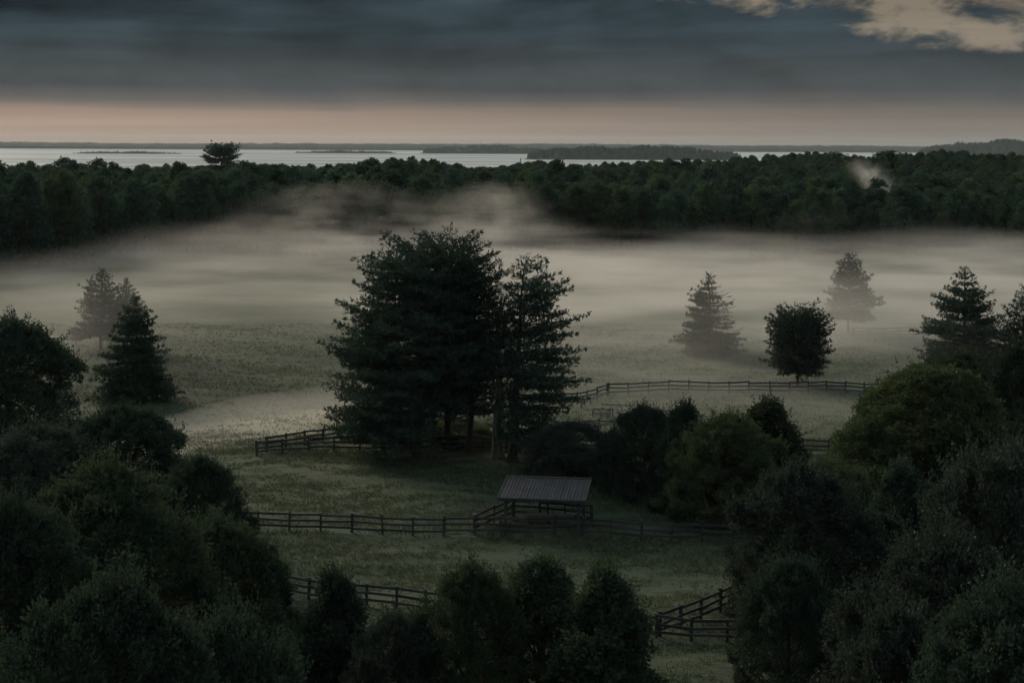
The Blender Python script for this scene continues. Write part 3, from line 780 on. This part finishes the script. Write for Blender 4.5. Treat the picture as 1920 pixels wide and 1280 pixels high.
# ------------------------------------------------------------------ roofed shelter
def shelter():
    x0, y0 = gpt(948, 1004); x1, y1 = gpt(1083, 1006)
    ang = math.radians(-8.0)
    org = Vector((x0, y0, tz(x0, y0) - 0.02))
    W = 5.2; Dp = 3.7
    t = thing('shelter', 'open animal shelter with a ribbed metal lean-to roof on timber posts', 'shelter', org, ang)
    hf, hr = 2.72, 3.14
    pvv, pff = box_arrays(0.2, 0.2, 1.0, 0.0, 0.025)
    me = mesh_np('shelter_post', pvv, pff, M_FENCE)
    for (x, y, h) in ((0, 0, hf), (W, 0, hf), (0.05, Dp, hr), (W + 0.05, Dp, hr), (W / 2, Dp, hr)):
        o = link('post', me, t, (x, y, -0.1), None, (1.15, 1.15, h + 0.08))
        if x == W / 2: o.scale = (0.6, 0.6, h + 0.08)
    def beam(a, b, w, h, name):
        a = Vector(a); b = Vector(b); d = b - a
        bv, bf = box_arrays(d.length, w, h, -h / 2)
        o = link(name, mesh_np(name, bv, bf, M_FENCE), t, (a + b) / 2)
        o.rotation_mode = 'QUATERNION'; o.rotation_quaternion = d.to_track_quat('X', 'Z')
    beam((-0.4, -0.125, hf - 0.10), (W + 0.4, -0.125, hf - 0.10), 0.05, 0.2, 'beam')
    beam((-0.4, Dp + 0.13, hr - 0.10), (W + 0.4, Dp + 0.13, hr - 0.10), 0.05, 0.2, 'beam')
    for xx, s in ((0.12, 1), (W - 0.12, -1)):
        beam((xx, -0.02, hf - 0.85), (xx + s * 0.62, -0.02, hf - 0.16), 0.08, 0.09, 'brace')
        beam((xx, Dp, hr - 0.9), (xx + s * 0.62, Dp, hr - 0.22), 0.08, 0.09, 'brace')
    slope = (hr - hf) / Dp
    rz = lambda y: hf + 0.06 + slope * y
    ya, yb = -0.5, Dp + 0.45
    for i in range(7):
        xx = -0.3 + i * (W + 0.6) / 6
        beam((xx, ya + 0.08, rz(ya) - 0.01), (xx, yb - 0.05, rz(yb) - 0.01), 0.05, 0.10, 'rafter')
    beam((-0.52, ya, rz(ya) - 0.02), (W + 0.57, ya, rz(ya) - 0.02), 0.035, 0.16, 'fascia')
    beam((-0.52, ya, rz(ya) + 0.03), (-0.52, yb, rz(yb) + 0.03), 0.04, 0.18, 'fascia')
    beam((W + 0.55, ya, rz(ya) + 0.03), (W + 0.55, yb, rz(yb) + 0.03), 0.04, 0.18, 'fascia')
    # ribbed roof sheets, each its own piece
    n = 13; w = (W + 1.0) / n
    rr = random.Random(4)
    for i in range(n):
        xa = -0.48 + i * w
        prof = [(0.0, 0.0), (0.03, 0.03), (0.075, 0.03), (0.105, 0.0), (w * 0.5 - 0.03, 0.0), (w * 0.5, 0.018), (w * 0.5 + 0.03, 0.0), (w - 0.004, 0.0)]
        V, F = [], []
        dz_ = rr.gauss(0, 0.006)
        for y in (ya - 0.03, yb):
            V += [(xa + a, y, rz(y) + 0.075 + b + dz_) for a, b in prof]
        for y in (ya - 0.03, yb):
            V += [(xa + a, y, rz(y) + 0.065 + b + dz_) for a, b in prof]
        k = len(prof)
        F += [(j, j + 1, k + j + 1, k + j) for j in range(k - 1)]
        F += [(2 * k + j, 3 * k + j, 3 * k + j + 1, 2 * k + j + 1) for j in range(k - 1)]
        F += [(2 * k + j, 2 * k + j + 1, j + 1, j) for j in range(k - 1)]
        link('roof_sheet', mesh_np('roof_sheet', np.array(V), np.array(F), M_ROOF), t)
    beam((-0.52, yb + 0.02, rz(yb) + 0.12), (W + 0.57, yb + 0.02, rz(yb) + 0.12), 0.16, 0.03, 'ridge_cap')
shelter()
# feed trough inside
tx0, ty0 = gpt(1030, 985)
tr = thing('feed_trough', 'low pale feed trough along the back rail inside the shelter', 'trough', (tx0, ty0, tz(tx0, ty0)), math.radians(-5))
for nm, sx, sy, sz, x, y, z in (('side', 3.6, 0.05, 0.42, 0, -0.25, 0.3), ('side', 3.6, 0.05, 0.42, 0, 0.25, 0.3), ('bottom', 3.6, 0.44, 0.04, 0, 0, 0.3), ('leg', 0.1, 0.42, 0.3, -1.5, 0, 0), ('leg', 0.1, 0.42, 0.3, 1.5, 0, 0)):
    bv, bf = box_arrays(sx, sy, sz, 0)
    link(nm, mesh_np('trough_' + nm, bv, bf, M_OLDWOOD), tr, (x, y, z))

# ------------------------------------------------------------------ the forest
def forest_proto(seed, H, R, conifer_like=False):
    if conifer_like:
        return conifer(seed, H, R, cone, 0.08, 16, 6, -0.25, 0.5, 0.15, 0.15, blade=0.8, width=0.28, tuft=4, spacing=0.7, spray=0.36)
    return broadleaf(seed, H, R, 0.10, 15, 300, 24, 0.44, 0.95, 0, 0.42, 0.85, clump_r=0.8, peak=0.3, shell=0.35)

fr = np.random.default_rng(42)
def edge_y(x):
    return 388 - 78 * sst(-86, -108, x) + 10 * np.sin(x * 0.06 + 0.5) + 6 * np.sin(x * 0.17)
pts = []
gy = 300.0
while gy < 860:
    half = 0.36 * gy + 28
    gx = -half
    while gx < half:
        x = gx + fr.uniform(-3, 3); y = gy + fr.uniform(-3, 3)
        if y > edge_y(x):
            pts.append((x, y))
        gx += 6.8 if gy < 480 else 5.0
    gy += 6.8 if gy < 480 else 5.2
pts = np.array(pts)
depth = pts[:, 1] - edge_y(pts[:, 0])
order = np.argsort(depth)
pts = pts[order]; depth = depth[order]
# individual heights: a lower front ridge at right, tall at left
hts = (0.62 + 0.5 * fr.beta(2.2, 1.6, len(pts))) * 17.6 * (1 + 0.16 * np.sin(pts[:, 0] * 0.05 + 1.0) * np.sin(pts[:, 1] * 0.04) + 0.06 * np.sin(pts[:, 0] * 0.13))
hts *= np.where((pts[:, 0] > 55) & (pts[:, 1] < 470), 0.88, 1.0)
hts -= 0.9 * ((pts[:, 0] > 20) & (pts[:, 1] > 600) & (pts[:, 0] < 165))
hts *= np.where((pts[:, 0] < -86) & (pts[:, 1] < 380), 1.12, 1.0)
hts *= np.where(pts[:, 1] > 480, 0.70, 1.0)
FP = []
specs = [(201, 17, 4.6, False, M_FOREST), (202, 17, 4.0, False, M_FOREST), (203, 17, 5.0, False, M_FORESTL), (204, 17, 4.4, False, M_FOREST), (205, 17, 3.3, True, M_FOREST), (206, 17, 4.8, False, M_FORESTL)]
NI = 300
gname = 'front trees of the wood'
def forest_label(x, y, dep, k):
    px = 960 + x / y * FPX
    what = {2: 'paler green rounded tree', 5: 'paler green broad tree', 4: 'pointed dark conifer'}.get(k, 'dark rounded tree')
    row = 'in the front row' if dep < 9 else ('in the second row' if dep < 22 else 'well inside the edge')
    where = 'at the left edge'
    for lim, w in ((120, 'of the near wood at far left'), (380, 'of the wood above the left spruces'), (640, 'of the wood under the umbrella pine'), (1060, 'of the wood behind the big pines'),
                   (1260, 'of the wood under the headland'), (1440, 'of the wood above the half dead spruce'), (1700, 'of the wood above the pale conifer')):
        if px < lim:
            return what + ' ' + row + ' ' + w
    return what + ' ' + row + ' of the wood towards the right edge'
protos_f = []
for i in range(NI):
    x, y = pts[i]
    k = int(fr.choice(6, p=[0.24, 0.2, 0.16, 0.2, 0.06, 0.14]))
    if i < 6: k = i
    loc = (x, y, tz(x, y) - 0.1); rot = fr.uniform(0, 6.28)
    s = hts[i] / 17.0; sw = s * fr.uniform(0.85, 1.2)
    lab = forest_label(x, y, depth[i], k)
    if i < 6:
        sd, H, R, con, m = specs[i]
        t = make_tree('forest_tree', lab, 'tree', forest_proto(sd, H, R, con), loc, rot, lab.replace(' tree ', ' trees ').replace(' conifer ', ' conifers '), m)
        t.scale = (sw, sw, s); protos_f.append(t)
    else:
        t = copy_tree(protos_f[k], lab, loc, rot, (sw, sw, s), lab.replace(' tree ', ' trees ').replace(' conifer ', ' conifers '))

# trees standing above the forest skyline
EM = [('forest_tree', 'lone umbrella-headed pine rising well above the left skyline', 416, 281, 600, 34, 'umb'),
      ('forest_tree', 'first bushy tree above the skyline from the left edge', 122, 297, 560, 32, 'rnd'),
      ('forest_tree', 'taller bushy skyline tree left of the umbrella pine', 184, 299, 570, 32, 'rnd'),
      ('forest_tree', 'small bushy skyline tree right of the taller one', 214, 306, 575, 20, 'rnd'),
      ('forest_tree', 'broad dark skyline tree against the bay at right', 1567, 286, 700, 30, 'rnd'),
      ('forest_tree', 'dark skyline tree where the smoke rises', 1662, 284, 690, 34, 'rnd')]
for px, row in ((664, 308), (752, 305), (776, 306), (795, 310), (815, 306), (845, 309), (60, 311), (975, 299), (1440, 292), (1700, 287)):
    EM.append(('forest_tree', 'small pointed conifer tip on the wood skyline against the bay', px, row, 660, 9, 'con'))
for px, row in ((1620, 357), (1645, 352), (1660, 354), (1672, 353), (1690, 357)):
    EM.append(('forest_tree', 'small dark conifer tip below the drifting smoke', px, row, 452, 8, 'con'))
umb = conifer(301, 24, 7.2, lambda f: float(np.interp(f, [0, .25, .55, .85, 1], [.5, 1, .92, .6, .25])), 0.68, 11, 12, -0.1, 1.0, 0.0, 0.05, blade=0.8, width=0.3, tuft=6, spacing=0.6, jitter=0.12)
for nm, lab, px, row, d, hw, kd in EM:
    loc, H = top_of(px, row, d); R = hw * d / FPX
    if kd == 'umb':
        make_tree(nm, lab, 'tree', umb, loc, 0, None, M_FOREST, scale=(R / 7.2, R / 7.2, H / 24))
    else:
        k = 4 if kd == 'con' else 1
        r0 = 3.3 if kd == 'con' else 4.0
        g = None
        if kd == 'con': g = 'conifer tips below the smoke' if d < 500 else 'conifer tips on the skyline'
        copy_tree(protos_f[k], lab, loc, px * 0.7, (R / r0, R / r0, H / 17.0), g)

def wood(name, P, S, kinds, label, wide=1.0):
    """One mass of trees: points that carry the forest crowns as instances."""
    me = bpy.data.meshes.new(name)
    me.vertices.add(len(P)); me.vertices.foreach_set('co', np.asarray(P, np.float32).ravel())
    for an, tp, vals in (('tree_scale', 'FLOAT', S), ('tree_turn', 'FLOAT', fr.uniform(0, 6.28, len(P)))):
        a = me.attributes.new(an, tp, 'POINT'); a.data.foreach_set('value', np.asarray(vals, np.float32))
    a = me.attributes.new('tree_kind', 'INT', 'POINT'); a.data.foreach_set('value', np.asarray(kinds, np.int32))
    me.update()
    o = link(name, me)
    ng = bpy.data.node_groups.new(name + '_nodes', 'GeometryNodeTree')
    ng.interface.new_socket('Geometry', in_out='INPUT', socket_type='NodeSocketGeometry')
    ng.interface.new_socket('Geometry', in_out='OUTPUT', socket_type='NodeSocketGeometry')
    gi = ng.nodes.new('NodeGroupInput'); go = ng.nodes.new('NodeGroupOutput')
    ip = ng.nodes.new('GeometryNodeInstanceOnPoints')
    gti = ng.nodes.new('GeometryNodeGeometryToInstance')
    for pr in reversed(protos_f):
        cr_ = [c for c in bpy.data.objects if c.parent == pr and c.name.startswith('crown')][0]
        oi = ng.nodes.new('GeometryNodeObjectInfo'); oi.transform_space = 'ORIGINAL'; oi.inputs['Object'].default_value = cr_
        oi.inputs['As Instance'].default_value = True
        ng.links.new(oi.outputs['Geometry'], gti.inputs[0])
    ng.links.new(gi.outputs[0], ip.inputs['Points']); ng.links.new(gti.outputs[0], ip.inputs['Instance'])
    ip.inputs['Pick Instance'].default_value = True
    def attr(nm, ty):
        n = ng.nodes.new('GeometryNodeInputNamedAttribute'); n.data_type = ty; n.inputs['Name'].default_value = nm
        return n.outputs['Attribute']
    ng.links.new(attr('tree_kind', 'INT'), ip.inputs['Instance Index'])
    cv = ng.nodes.new('ShaderNodeCombineXYZ'); ng.links.new(attr('tree_turn', 'FLOAT'), cv.inputs[2])
    ng.links.new(cv.outputs[0], ip.inputs['Rotation'])
    ng.links.new(attr('tree_scale', 'FLOAT'), ip.inputs['Scale'])
    ng.links.new(ip.outputs[0], go.inputs[0])
    md = o.modifiers.new('trees', 'NODES'); md.node_group = ng
    tag(o, label, None, None, 'stuff')
    return o

rest = pts[NI:]
Z = terrain(rest[:, 0], rest[:, 1])
wood('forest', np.column_stack([rest, Z]), hts[NI:] / 17.0, fr.choice(6, len(rest), p=[0.22, 0.18, 0.13, 0.18, 0.17, 0.12]), 'dark green wood between the misty pasture and the bay')

# islands and headland in the bay
def island(label, pxa, pxb, row_base, row_top, depth_m, tree_h, ntree, seed, skew=0.0):
    a, b = unroll((pxa + pxb) / 2, row_base)
    d = (HC - SEA_Z) * FPX / b
    lx = (pxb - pxa) / 2 * d / FPX
    xa = a * d / FPX
    _, bt = unroll((pxa + pxb) / 2, row_top)
    ztop = HC - bt * d / FPX
    h = max(1.2, ztop - SEA_Z - tree_h)
    cyy = d + depth_m
    o, zf = mound('island', xa, cyy, lx * 1.03, depth_m, h, seed, skew=skew)
    tag(o, label, kind='structure')
    r = np.random.default_rng(seed)
    P = []
    while len(P) < ntree:
        u, w = r.uniform(-0.97, 0.97), r.uniform(-0.95, 0.6)
        x, y = xa + u * lx, cyy + w * depth_m
        z = float(zf(x, y))
        if z > SEA_Z + 0.2: P.append((x, y, z - 0.5))
    S = r.uniform(0.75, 1.25, ntree) * tree_h / 17.0
    wood('island_trees', P, S, r.choice([0, 1, 3, 3, 4], ntree), 'trees covering the ' + label)
    return o
island('long wooded headland in the bay behind the woods', 985, 1400, 300, 275, 90, 12, 900, 31)
island('flat wooded island left of the headland', 788, 1035, 288.5, 273, 60, 9, 600, 32)
island('thin low islet beyond the umbrella pine', 548, 748, 287.5, 281, 25, 3.6, 190, 33)
island('thin ragged islet at the far left of the bay', 128, 342, 288.5, 282.5, 25, 3.4, 170, 34)
island('sliver of rock beside the umbrella pine', 372, 462, 288.5, 286, 12, 1.4, 40, 35)
island('steep wooded hill cut by the right edge', 1745, 2080, 296, 264, 120, 15, 800, 36)

# ------------------------------------------------------------------ grass tufts
gr = np.random.default_rng(9)
def tuft_field(n, y0, y1, blade, seed):
    r = np.random.default_rng(seed)
    y = np.sqrt(r.uniform(y0 * y0, y1 * y1, n * 3)); x = r.uniform(-1, 1, n * 3) * (0.35 * y + 4)
    s = np.sin(x * 0.55 + 1.3 * np.sin(y * 0.7)) * np.sin(y * 1.5 + 1.6 * np.sin(x * 0.37 + 1.0 * np.sin(y * 0.21))) + 0.6 * np.sin(x * 0.23 + y * 0.4) + r.normal(size=n * 3) * 0.5
    k = s > -0.2
    x, y = x[k][:n], y[k][:n]
    P = np.stack([x, y, terrain(x, y) - 0.02], 1)
    per = 3
    P = np.repeat(P, per, 0) + np.concatenate([r.normal(size=(len(P) * per, 2)) * 0.12, np.zeros((len(P) * per, 1))], 1)
    m = len(P)
    D = np.concatenate([r.normal(size=(m, 2)) * 0.6, np.full((m, 1), 1.0)], 1)
    L = blade * r.uniform(0.5, 1.4, m)
    D = unit(D); S = unit(np.cross(D, r.normal(size=(m, 3))))
    W = (0.05 + 0.05 * r.uniform(size=m)) * blade / 0.3
    V = np.stack([P - S * W[:, None] / 2, P + S * W[:, None] / 2, P + D * L[:, None]], 1).reshape(-1, 3)
    return V, np.arange(3 * m).reshape(m, 3)
M_TUFT = foliage_mat('grass_blades', (0.034, 0.052, 0.030), (0.088, 0.106, 0.064), 0.35)
V1, F1 = tuft_field(105000, 70, 150, 0.23, 3)
V2, F2 = tuft_field(45000, 145, 240, 0.30, 4)
tag(link('grass', mesh_np('grass', np.concatenate([V1, V2]), np.concatenate([F1, F2 + len(V1)]), M_TUFT)), 'rough tufted pasture grass', kind='stuff')

# ------------------------------------------------------------------ mist, smoke and air
def box_mesh(name, lo, hi, mat):
    (x0, y0, z0), (x1, y1, z1) = lo, hi
    V, F = box_arrays(x1 - x0, y1 - y0, z1 - z0, z0)
    V[:, 0] += (x0 + x1) / 2; V[:, 1] += (y0 + y1) / 2
    return mesh_np(name, V, F, mat)

def vol_mat(name, density, colour=(0.96, 0.95, 0.93), g=0.35):
    m, t, out = new_mat(name)
    pv = N(t, 'ShaderNodeVolumePrincipled')
    pv.inputs['Color'].default_value = (*colour, 1); pv.inputs['Anisotropy'].default_value = g
    pv.inputs['Density'].default_value = 0.0
    put(t, pv.inputs['Density'], density(t))
    t.links.new(pv.outputs[0], out.inputs['Volume'])
    return m

def gauss(t, v, c, w):
    q = MA(t, 'DIVIDE', MA(t, 'SUBTRACT', v, c), w)
    return MA(t, 'EXPONENT', MA(t, 'MULTIPLY', MA(t, 'MULTIPLY', q, q), -1.0))

def mist_density(t):
    tcn = N(t, 'ShaderNodeTexCoord')
    s = N(t, 'ShaderNodeSeparateXYZ'); t.links.new(tcn.outputs['Object'], s.inputs[0])
    x, y, z = s.outputs
    # height of the bank, uneven, with two plumes drifting up against the wood
    hn = NOISE(t, XYZ(t, MA(t, 'MULTIPLY', x, 0.022), MA(t, 'MULTIPLY', y, 0.03), 0.0), 1.0, 2.0, 0.65)
    right = SS(t, x, -30.0, 40.0)
    h = MA(t, 'SUBTRACT', MA(t, 'ADD', 2.3, MA(t, 'MULTIPLY', hn, 6.3)), MA(t, 'MULTIPLY', SS(t, x, -72.0, -100.0), 2.2))
    h = MA(t, 'ADD', h, MA(t, 'MULTIPLY', right, -0.6))
    back = SS(t, y, 285.0, 330.0)
    pl = MA(t, 'ADD', MA(t, 'MULTIPLY', gauss(t, x, -40.0, 22.0), 8.0), MA(t, 'MULTIPLY', gauss(t, x, -2.0, 13.0), 7.5))
    tear = NOISE(t, XYZ(t, MA(t, 'MULTIPLY', x, 0.09), MA(t, 'MULTIPLY', y, 0.06), MA(t, 'MULTIPLY', z, 0.11)), 1.0, 2.0, 0.65)
    pl = MA(t, 'MULTIPLY', pl, SS(t, tear, 0.36, 0.60))
    h = MA(t, 'ADD', h, MA(t, 'MULTIPLY', pl, back))
    h = MA(t, 'ADD', h, MA(t, 'MULTIPLY', MA(t, 'MULTIPLY', gauss(t, x, 46.0, 18.0), gauss(t, y, 215.0, 16.0)), 8.0))
    h = MA(t, 'ADD', h, MA(t, 'MULTIPLY', MA(t, 'MULTIPLY', gauss(t, x, -56.0, 16.0), gauss(t, y, 205.0, 16.0)), 5.0))
    vert = MA(t, 'SUBTRACT', 1.0, SS(t, MA(t, 'DIVIDE', z, h), -0.1, 1.9))
    front = SS(t, MA(t, 'ADD', y, MA(t, 'MULTIPLY', MA(t, 'SUBTRACT', hn, 0.5), 60.0)), MA(t, 'ADD', 165.0, MA(t, 'MULTIPLY', SS(t, x, -5.0, -45.0), 16.0)), MA(t, 'ADD', 268.0, MA(t, 'MULTIPLY', SS(t, x, -5.0, -45.0), 50.0)))
    rear = MA(t, 'SUBTRACT', 1.0, SS(t, y, 374.0, 408.0))
    n = NOISE(t, XYZ(t, MA(t, 'MULTIPLY', x, 0.024), MA(t, 'MULTIPLY', y, 0.05), MA(t, 'MULTIPLY', z, 0.22)), 1.0, 3.0, 0.65)
    patch = MA(t, 'MULTIPLY', SS(t, n, 0.38, 0.66), MA(t, 'ADD', 0.42, MA(t, 'MULTIPLY', SS(t, x, -70.0, 15.0), 0.58)))
    dd = MA(t, 'MULTIPLY', MA(t, 'MULTIPLY', vert, front), MA(t, 'MULTIPLY', rear, patch))
    core = MA(t, 'MULTIPLY', dd, 0.040)
    # thicker drifts hanging round the lone conifers
    lift = MA(t, 'SUBTRACT', 1.0, SS(t, z, 5.0, 14.0))
    for gx_, gy_, wx, wy, dn in ((-57.0, 203.0, 14.0, 13.0, 0.009), (26.0, 195.0, 11.0, 11.0, 0.0065), (48.0, 214.0, 14.0, 12.0, 0.016)):
        core = MA(t, 'ADD', core, MA(t, 'MULTIPLY', MA(t, 'MULTIPLY', gauss(t, x, gx_, wx), gauss(t, y, gy_, wy)), MA(t, 'MULTIPLY', lift, dn)))
    return core

M_MIST = vol_mat('mist_volume', mist_density, (0.95, 0.93, 0.895), 0.3)
M_MIST.cycles.volume_step_rate = 1.0
mist = link('mist', box_mesh('mist', (-150, 165, -1.6), (150, 410, 19), M_MIST))
tag(mist, 'bank of pale ground mist lying across the pasture', kind='stuff')

# a shallow sheet of ground mist clinging to the grass: even density, uneven depth
gxs = np.linspace(-120, 120, 121); gys = np.linspace(136, 300, 110)
GX, GY = np.meshgrid(gxs, gys)
th = 0.9 + 0.4 * np.sin(GX * 0.07 + 2 * np.sin(GY * 0.04)) + 0.3 * np.sin(GY * 0.11 + 1.5 * np.sin(GX * 0.05))
th = np.clip(th, 0.05, None) * sst(140, 165, GY) * sst(250, 200, GY) * (0.15 + 0.85 * sst(-10, 20, GX))
th += 3.0 * sst(-6, -16, GX) * sst(139, 145, GY) * sst(12, 3, np.abs(GY - 147 - (GX + 30) * 1.1)) * (0.85 + 0.2 * np.sin(GX * 0.21))
th = np.maximum(th, 0.004) * sst(120, 112, np.abs(GX)) + 0.002
TZ = terrain(GX, GY)
m_, n_ = GX.shape
Vt = np.stack([GX.ravel(), GY.ravel(), (TZ + th).ravel()], 1); Vb = np.stack([GX.ravel(), GY.ravel(), (TZ - 0.3).ravel()], 1)
I = (np.arange(m_ - 1)[:, None] * n_ + np.arange(n_ - 1)[None, :]).ravel(); K = m_ * n_
rim = np.concatenate([np.arange(n_), np.arange(1, m_) * n_ + n_ - 1, (m_ - 1) * n_ + np.arange(n_ - 2, -1, -1), np.arange(m_ - 2, 0, -1) * n_])
rn = np.roll(rim, -1)
M_GMIST = vol_mat('ground_mist_volume', lambda t: 0.022, (0.95, 0.93, 0.895), 0.25)
gm = link('ground_mist', mesh_np('ground_mist', np.concatenate([Vt, Vb]), [np.stack([I, I + 1, I + n_ + 1, I + n_], 1), np.stack([I + n_, I + n_ + 1, I + 1, I], 1) + K, np.stack([rim + K, rn + K, rn, rim], 1)], M_GMIST, True))
tag(gm, 'thin sheet of mist clinging to the far pasture grass', kind='stuff')

sx, sy_, _ = at(1645, 340, 455)
def smoke_density(t):
    tcn = N(t, 'ShaderNodeTexCoord')
    s = N(t, 'ShaderNodeSeparateXYZ'); t.links.new(tcn.outputs['Object'], s.inputs[0])
    x, y, z = s.outputs
    f = MA(t, 'DIVIDE', z, 20.0)
    n = NOISE(t, tcn.outputs['Object'], 0.22, 4.0, 0.6, 0.8)
    cx_ = MA(t, 'ADD', MA(t, 'MULTIPLY', f, -15.0), MA(t, 'ADD', 8.0, MA(t, 'MULTIPLY', MA(t, 'SUBTRACT', n, 0.5), 6.0)))
    wd = MA(t, 'ADD', 2.4, MA(t, 'MULTIPLY', f, 1.0))
    q = MA(t, 'MULTIPLY', gauss(t, x, cx_, wd), gauss(t, y, 0.0, 5.0))
    v = MA(t, 'MULTIPLY', SS(t, f, 1.0, 0.55), SS(t, f, 0.0, 0.2))
    return MA(t, 'MULTIPLY', MA(t, 'MULTIPLY', q, v), MA(t, 'MULTIPLY', SS(t, n, 0.40, 0.64), 0.20))
M_SMOKE = vol_mat('smoke_volume', smoke_density, (0.95, 0.93, 0.92), 0.3)
sm = link('smoke', box_mesh('smoke', (-16, -10, 0), (16, 10, 20), M_SMOKE), None, (sx, sy_, 5.0))
tag(sm, 'wisp of pale vapour drifting up from the wood at right', kind='stuff')

M_HAZE = vol_mat('haze_volume', lambda t: 0.000024, (0.86, 0.95, 1.0), 0.1)
hz_ = link('haze', box_mesh('haze', (-4400, -160, -23.6), (4400, 9000, 62), M_HAZE))
tag(hz_, 'thin even air haze over land and bay', kind='stuff')
